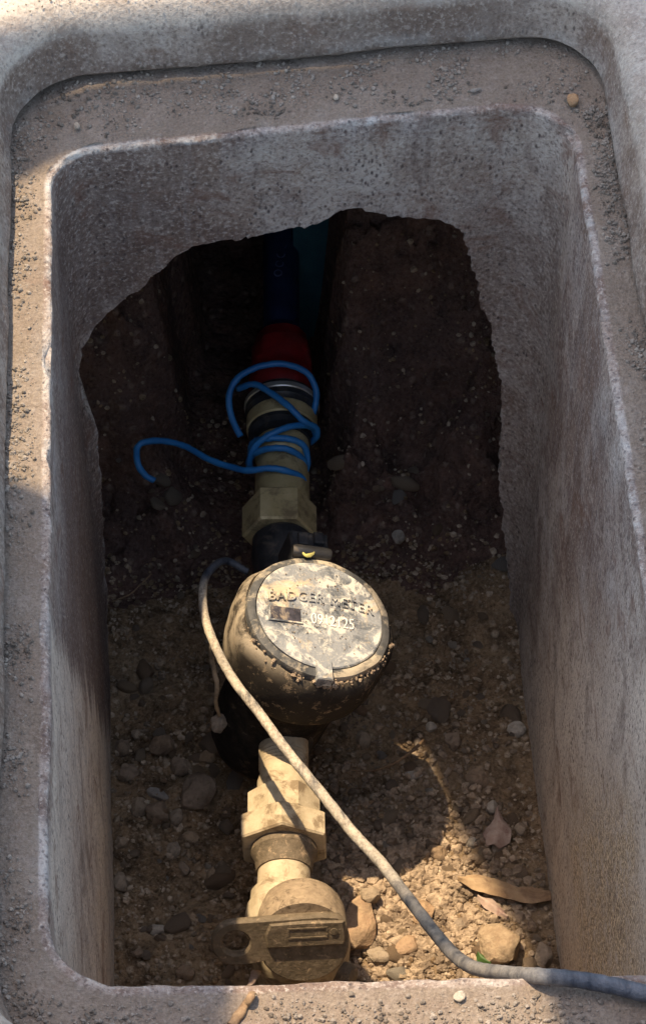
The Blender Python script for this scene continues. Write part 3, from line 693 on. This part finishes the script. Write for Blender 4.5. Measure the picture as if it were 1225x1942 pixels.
for k, yy in enumerate((.474, .482, .490, .498)):
    lathe(bm, [(.0022, .0), (.0030, .0), (.0030, .0008), (.0022, .0008)], Matrix.Translation(YA(yy) + Vector((-.002 + .001 * k, 0, .0125 + .002 + .0005 * k))), 12, caps=False)
P('print', bm, M['faint'], bp)
bm = bmesh.new(); a = aty(600, 600, .50); prism(bm, [(a.x - .016, .50), (a.x + .010, .488), (a.x + .014, .50), (a.x - .012, .515)], -.46, -.06, Matrix(), .001)
link('riser_board', mesh('riser_board', bm), M['teal'], smooth=False, label='dark teal upright board in the shadow behind the red coupling', cat='board')

# blue tracer wire
W = []
def wpt(u, v, y, h): q = YA(y); z = PZ + h; return at(u, v, z)
wz = lambda *L: [at(u, v, PZ + h) for u, v, h in L]
wire1 = wz((292, 911, -.010), (276, 902, -.006), (262, 880, .0), (260, 852, .004), (274, 838, .006), (310, 836, .008), (350, 848, .008), (400, 872, .010), (440, 885, .012), (470, 893, .017), (510, 889, .021), (545, 893, .020), (572, 908, .010), (578, 936, .0))
wire2 = wz((455, 826, .006), (440, 790, .012), (436, 750, .020), (452, 716, .028), (490, 697, .031), (535, 690, .032), (578, 706, .026), (598, 738, .018), (597, 775, .010), (580, 812, -.002))
wire3 = wz((452, 738, .016), (480, 728, .027), (512, 744, .030), (548, 772, .030), (575, 798, .024), (597, 812, .014), (600, 826, .006), (590, 838, -.004))
wire4 = wz((600, 828, .0), (592, 812, .012), (560, 808, .022), (520, 820, .024), (488, 842, .018), (474, 868, .008), (472, 890, -.002))
wire5 = wz((474, 862, -.002), (480, 840, .010), (505, 832, .021), (545, 832, .021), (575, 846, .014), (584, 872, .004), (580, 895, -.004))
wire6 = wz((470, 878, -.004), (482, 862, .010), (515, 850, .021), (550, 853, .020), (576, 872, .008), (578, 895, -.004))
bm = bmesh.new()
for wr in (wire1, wire2, wire3, wire4, wire5, wire6): tube(bm, [p + Vector((RNG.uniform(-1, 1), RNG.uniform(-1, 1), RNG.uniform(-1, 1))) * .0005 for p in wr], .0022, 10, 8, .18)
wo = link('tracer_wire', mesh('tracer_wire', bm), M['blue'], label='bright blue wire wound round the far fitting, its free end curling left', cat='wire')

# ---------------------------------------------------------------- grey cable
CP = [(470, 1085, -.318), (430, 1064, -.312), (402, 1078, -.300), (386, 1108, -.290), (387, 1160, -.280), (404, 1215, -.268), (440, 1285, -.256), (490, 1350, -.250), (545, 1425, -.246), (610, 1505, -.240),
      (670, 1580, -.230), (722, 1636, -.218), (775, 1705, -.195), (825, 1770, -.160), (862, 1812, -.115), (900, 1836, -.070), (960, 1846, -.024), (1020, 1851, .004), (1090, 1857, .0065), (1160, 1869, .0055), (1235, 1888, .0052), (1330, 1915, .006)]
bm = bmesh.new(); tube(bm, [at(*p) for p in CP], lambda t: .0023 + .0017 * t, 16, 14, .10, .93)
dl = bm.verts.layers.float.new('dust')
for v in bm.verts:
    u, vv = pix(v.co); d = 1 - sst(1560, 1760, vv); d *= sst(1085, 1120, vv)  # sunlit run painted tan, shaded ends painted dark
    if 1780 < vv: d = .35 * sst(1780, 1830, vv) * (1 - sst(1000, 1100, u))
    v[dl] = max(0, min(1, d + .35 * fbm(v.co, 60, 3) * (.2 + d)))
cb = link('cable', mesh('cable', bm), M['cable'], label='long grey cable running from the meter over the near ledge', cat='cable')

# ---------------------------------------------------------------- roots, twigs, leaves
def strand(name, pts, r, mt, label, cat, flat=1, wob=.4, n=8):
    bm = bmesh.new(); tube(bm, pts, r, n, 8, wob, flat); return link(name, mesh(name, bm), mt, label=label, cat=cat)
taper = lambda a, b: (lambda t: a + (b - a) * t)
def onfloor(u, v, h=.002):
    p = at(u, v, -.43)
    for _ in range(3): p = at(u, v, soilz(p.x, p.y) + h)
    return p
strand('twig', [onfloor(*p) for p in ((650, 1458), (700, 1462, .003), (745, 1448, .010), (780, 1425, .014), (803, 1405, .012))], taper(.0006, .0013), M['root'], 'thin curved brown twig on the soil right of the cable', 'twig')
strand('root', [at(402, 1225, -.285), at(404, 1262, -.30), at(412, 1300, -.315), at(409, 1330, -.33), at(416, 1356, -.352)], taper(.0018, .0012), M['shroud'], 'dirty root hanging from the cable left of the meter', 'root')
strand('straw', [onfloor(212, 1141, .012), onfloor(245, 1128, .014), onfloor(268, 1108, .016), onfloor(288, 1088, .018)], .0005, M['root'], 'thin pale straw on the shaded floor beside the left wall', 'straw')
strand('stick', [at(472, 1872, -.03), at(478, 1886, .003), at(466, 1905, .0015), at(452, 1925, .001), at(440, 1945, .001)], taper(.0016, .0024), M['root'], 'short bent brown stick lying over the edge of the near ledge', 'stick', .6)
strand('sliver', [at(470, 1872, -.33), at(478, 1862, -.36), at(486, 1842, -.38)], taper(.001, .003), M['leafpink'], 'pale split sliver under the lock wing of the valve', 'sliver', .3)
def leaf(name, pts, widths, z, mt, label, lift=.01, curl=.3, cat='leaf'):
    bm = bmesh.new(); P_ = [onfloor(u, v, z) for u, v in pts]; Q = smooth_path(P_, 6); m = len(Q); rows = []
    for i, p in enumerate(Q):
        t = i / (m - 1); wd = np.interp(t, np.linspace(0, 1, len(widths)), widths)
        d = (Q[min(i + 1, m - 1)] - Q[max(i - 1, 0)]); s = Vector((-d.y, d.x, 0)).normalized(); row = []
        for k in range(7):
            a = (k - 3) / 3; q = p + s * wd * a; q.z += lift * (1 - abs(a)) * .4 + curl * wd * a * a + .0012 * fbm(q, 120, 3); row.append(q)
        rows.append(row)
    tv = [[bm.verts.new(q) for q in r] for r in rows]; bv = [[bm.verts.new(q - Vector((0, 0, .0005))) for q in r] for r in rows]
    for L, f in ((tv, 1), (bv, -1)):
        for a, b in zip(L, L[1:]):
            for k in range(6): bm.faces.new((a[k], a[k + 1], b[k + 1], b[k])[::f])
    return link(name, mesh(name, bm), mt, label=label, cat=cat)
leaf('dry_leaf', [(868, 1668), (905, 1676), (960, 1692), (1000, 1700), (1044, 1700)], [.001, .0055, .006, .0045, .006, .003], .006, M['leafdry'], 'long curled brown leaf against the right wall')
leaf('dry_leaf', [(905, 1702), (935, 1722), (962, 1742)], [.001, .004, .003, .001], .005, M['leafpink'], 'short pinkish leaf scrap just below the long curled leaf')
leaf('dry_leaf', [(942, 1535), (945, 1570), (935, 1605)], [.001, .003, .008, .009, .004], .006, M['leafpink'], 'pink faded leaf fanned out beside the right wall', curl=-.2)
leaf('dry_leaf', [(905, 1810), (915, 1822), (930, 1832)], [.001, .003, .002, .001], .006, M['green'], 'small green leaf tucked under the flat tan stone')
bm = bmesh.new()
for (dx, a) in ((.001, .3),):
    ring = [bm.verts.new(LT @ Matrix.Translation((-.006 + dx, .0435, .0016)) @ Matrix.Rotation(a, 4, 'Z') @ Vector((.0042 * math.cos(t), .0021 * math.sin(t), .0010 * math.cos(2 * t)))) for t in [k * math.pi / 5 for k in range(10)]]
    f = bm.faces.new(ring); e = bmesh.ops.extrude_face_region(bm, geom=[f]); 
    for v in [x for x in e['geom'] if isinstance(x, bmesh.types.BMVert)]: v.co.z += .0006
link('leaf_bit', mesh('leaf_bit', bm), M['leafyellow'], label='tiny yellow leaf bit on the far edge of the meter lid', cat='leaf')

# ---------------------------------------------------------------- made-up shrub out of frame, added and shaped to shade the box
LIT = [[(-.30, .190), (-.157, .229), (-.13, .247), (-.05, .256), (-.046, .250), (-.028, .190), (.006, .105), (.070, -.26), (.085, -.40), (-.04, -.40), (-.06, -.26), (-.137, .016), (-.157, .028), (-.3, .05)],
       [(-.8, .10)] + [(p.x + .25 * p.z, max(p.y - .27 * p.z, .312 + .07 * p.x if p.x > -.135 else (.296 + .5 * (p.x + .15) if p.x > -.18 else 0))) for p in [at(*q, .045) for q in ((-40, 190), (0, 125), (46, 74), (137, 56), (300, 42), (600, 8), (700, -20), (720, -60))]] + [(.09, .9), (-.8, .9)]]
def inside(x, y):
    for poly in LIT:
        c = False; j = len(poly) - 1
        for i in range(len(poly)):
            xi, yi = poly[i]; xj, yj = poly[j]
            if (yi > y) != (yj > y) and x < (xj - xi) * (y - yi) / (yj - yi) + xi: c = not c
            j = i
        if c: return True
    return False
shade_bush = empty('overhanging_shrub', (-.95, 1.0, 0), label='leafy green shrub arching over the far side of the concrete box', cat='shrub')
R2 = random.Random(11); V = []; F = []
def addleaf(cx, cy, cz, L, wd, rot, tilt, roll):
    m = Matrix.Rotation(rot, 3, 'Z') @ Matrix.Rotation(tilt, 3, 'Y') @ Matrix.Rotation(roll, 3, 'X')
    prof = [(-.5, 0), (-.25, .36), (.05, .5), (.3, .3), (.5, 0), (.3, -.3), (.05, -.5), (-.25, -.36)]
    pts = [m @ Vector((a * L, b * wd, abs(b) * wd * .25)) + Vector((cx, cy, cz)) for a, b in prof]
    for p in pts:
        x0, y0 = p.x + .25 * p.z, p.y - .27 * p.z
        if inside(x0, y0): return False
        u, v = pix(p)
        if v > -60 and p.z < CAM.z - .02: return False
    o = len(V); V.extend(p[:] for p in pts); F.append(tuple(range(o, o + 8))); return True
for size, cntt in ((.055, 2600), (.028, 6500), (.013, 20000)):
    for _ in range(cntt):
        x0 = R2.uniform(-.20, .24); y0 = R2.uniform(-.31, .36); z = R2.uniform(1.16, 1.30)
        addleaf(x0 - .25 * z, y0 + .27 * z, z, size * R2.uniform(.7, 1.2), size * R2.uniform(.45, .65), R2.uniform(0, 6.3), R2.uniform(-.5, .5), R2.uniform(-.4, .4))
for _ in range(30000):
    x0 = R2.uniform(-.22, .26); y0 = R2.uniform(.235, .345); z = R2.uniform(1.16, 1.30)
    addleaf(x0 - .25 * z, y0 + .27 * z, z, .012 * R2.uniform(.7, 1.3), .012 * R2.uniform(.5, .7), R2.uniform(0, 6.3), R2.uniform(-.3, .3), R2.uniform(-.3, .3))
for poly in LIT:                                         # added leaflets sharpen the shadow edges round the sunlit gaps in the crown
    for (ax, ay), (bx, by) in zip(poly, poly[1:] + poly[:1]):
        if min(ay, by) < -.34 or max(ay, by) > .5 or min(ax, bx) < -.28: continue
        ln = math.hypot(bx - ax, by - ay); nx, ny = (by - ay) / ln, -(bx - ax) / ln
        for _ in range(int(ln * 34000)):
            t = R2.random(); d = R2.uniform(-.022, .022); x0 = ax + (bx - ax) * t + nx * d; y0 = ay + (by - ay) * t + ny * d; z = R2.uniform(1.15, 1.26)
            if not inside(x0, y0): addleaf(x0 - .25 * z, y0 + .27 * z, z, .007 * R2.uniform(.7, 1.2), .005 * R2.uniform(.6, 1.1), R2.uniform(0, 6.3), 0, 0)
me = bpy.data.meshes.new('leaves'); me.from_pydata(V, [], F); lv = link('crown', me, M['crown'], smooth=False); lv.parent = shade_bush; lv.location = -Vector(shade_bush.location)
bm = bmesh.new(); tube(bm, [(-.95, 1.0, -.02), (-.95, 1.0, .5), (-.88, .92, .95), (-.70, .75, 1.22), (-.52, .58, 1.32)], taper(.03, .012), 10, 6, .3)
tk = P('trunk', bm, M['bark'], shade_bush)
def free(a, b):
    for k in range(30):
        p = Vector(a).lerp(Vector(b), k / 29)
        if inside(p.x + .25 * p.z, p.y - .27 * p.z) : return False
    return True
bm = bmesh.new(); k = 0
for i in range(60):
    a = Vector((R2.uniform(-.55, -.05), R2.uniform(.1, .7), R2.uniform(1.24, 1.32))); b = a + Vector((R2.uniform(-.15, .15), R2.uniform(-.15, .15), R2.uniform(-.05, .02)))
    if free(a, b): tube(bm, [a, a.lerp(b, .5) + Vector((0, 0, .01)), b], .0018, 5, 3); k += 1
P('twigs', bm, M['bark'], shade_bush)  # twigs of the added shade shrub
print('leaves', len(F), 'twigs', k, 'pebbles', cnt)
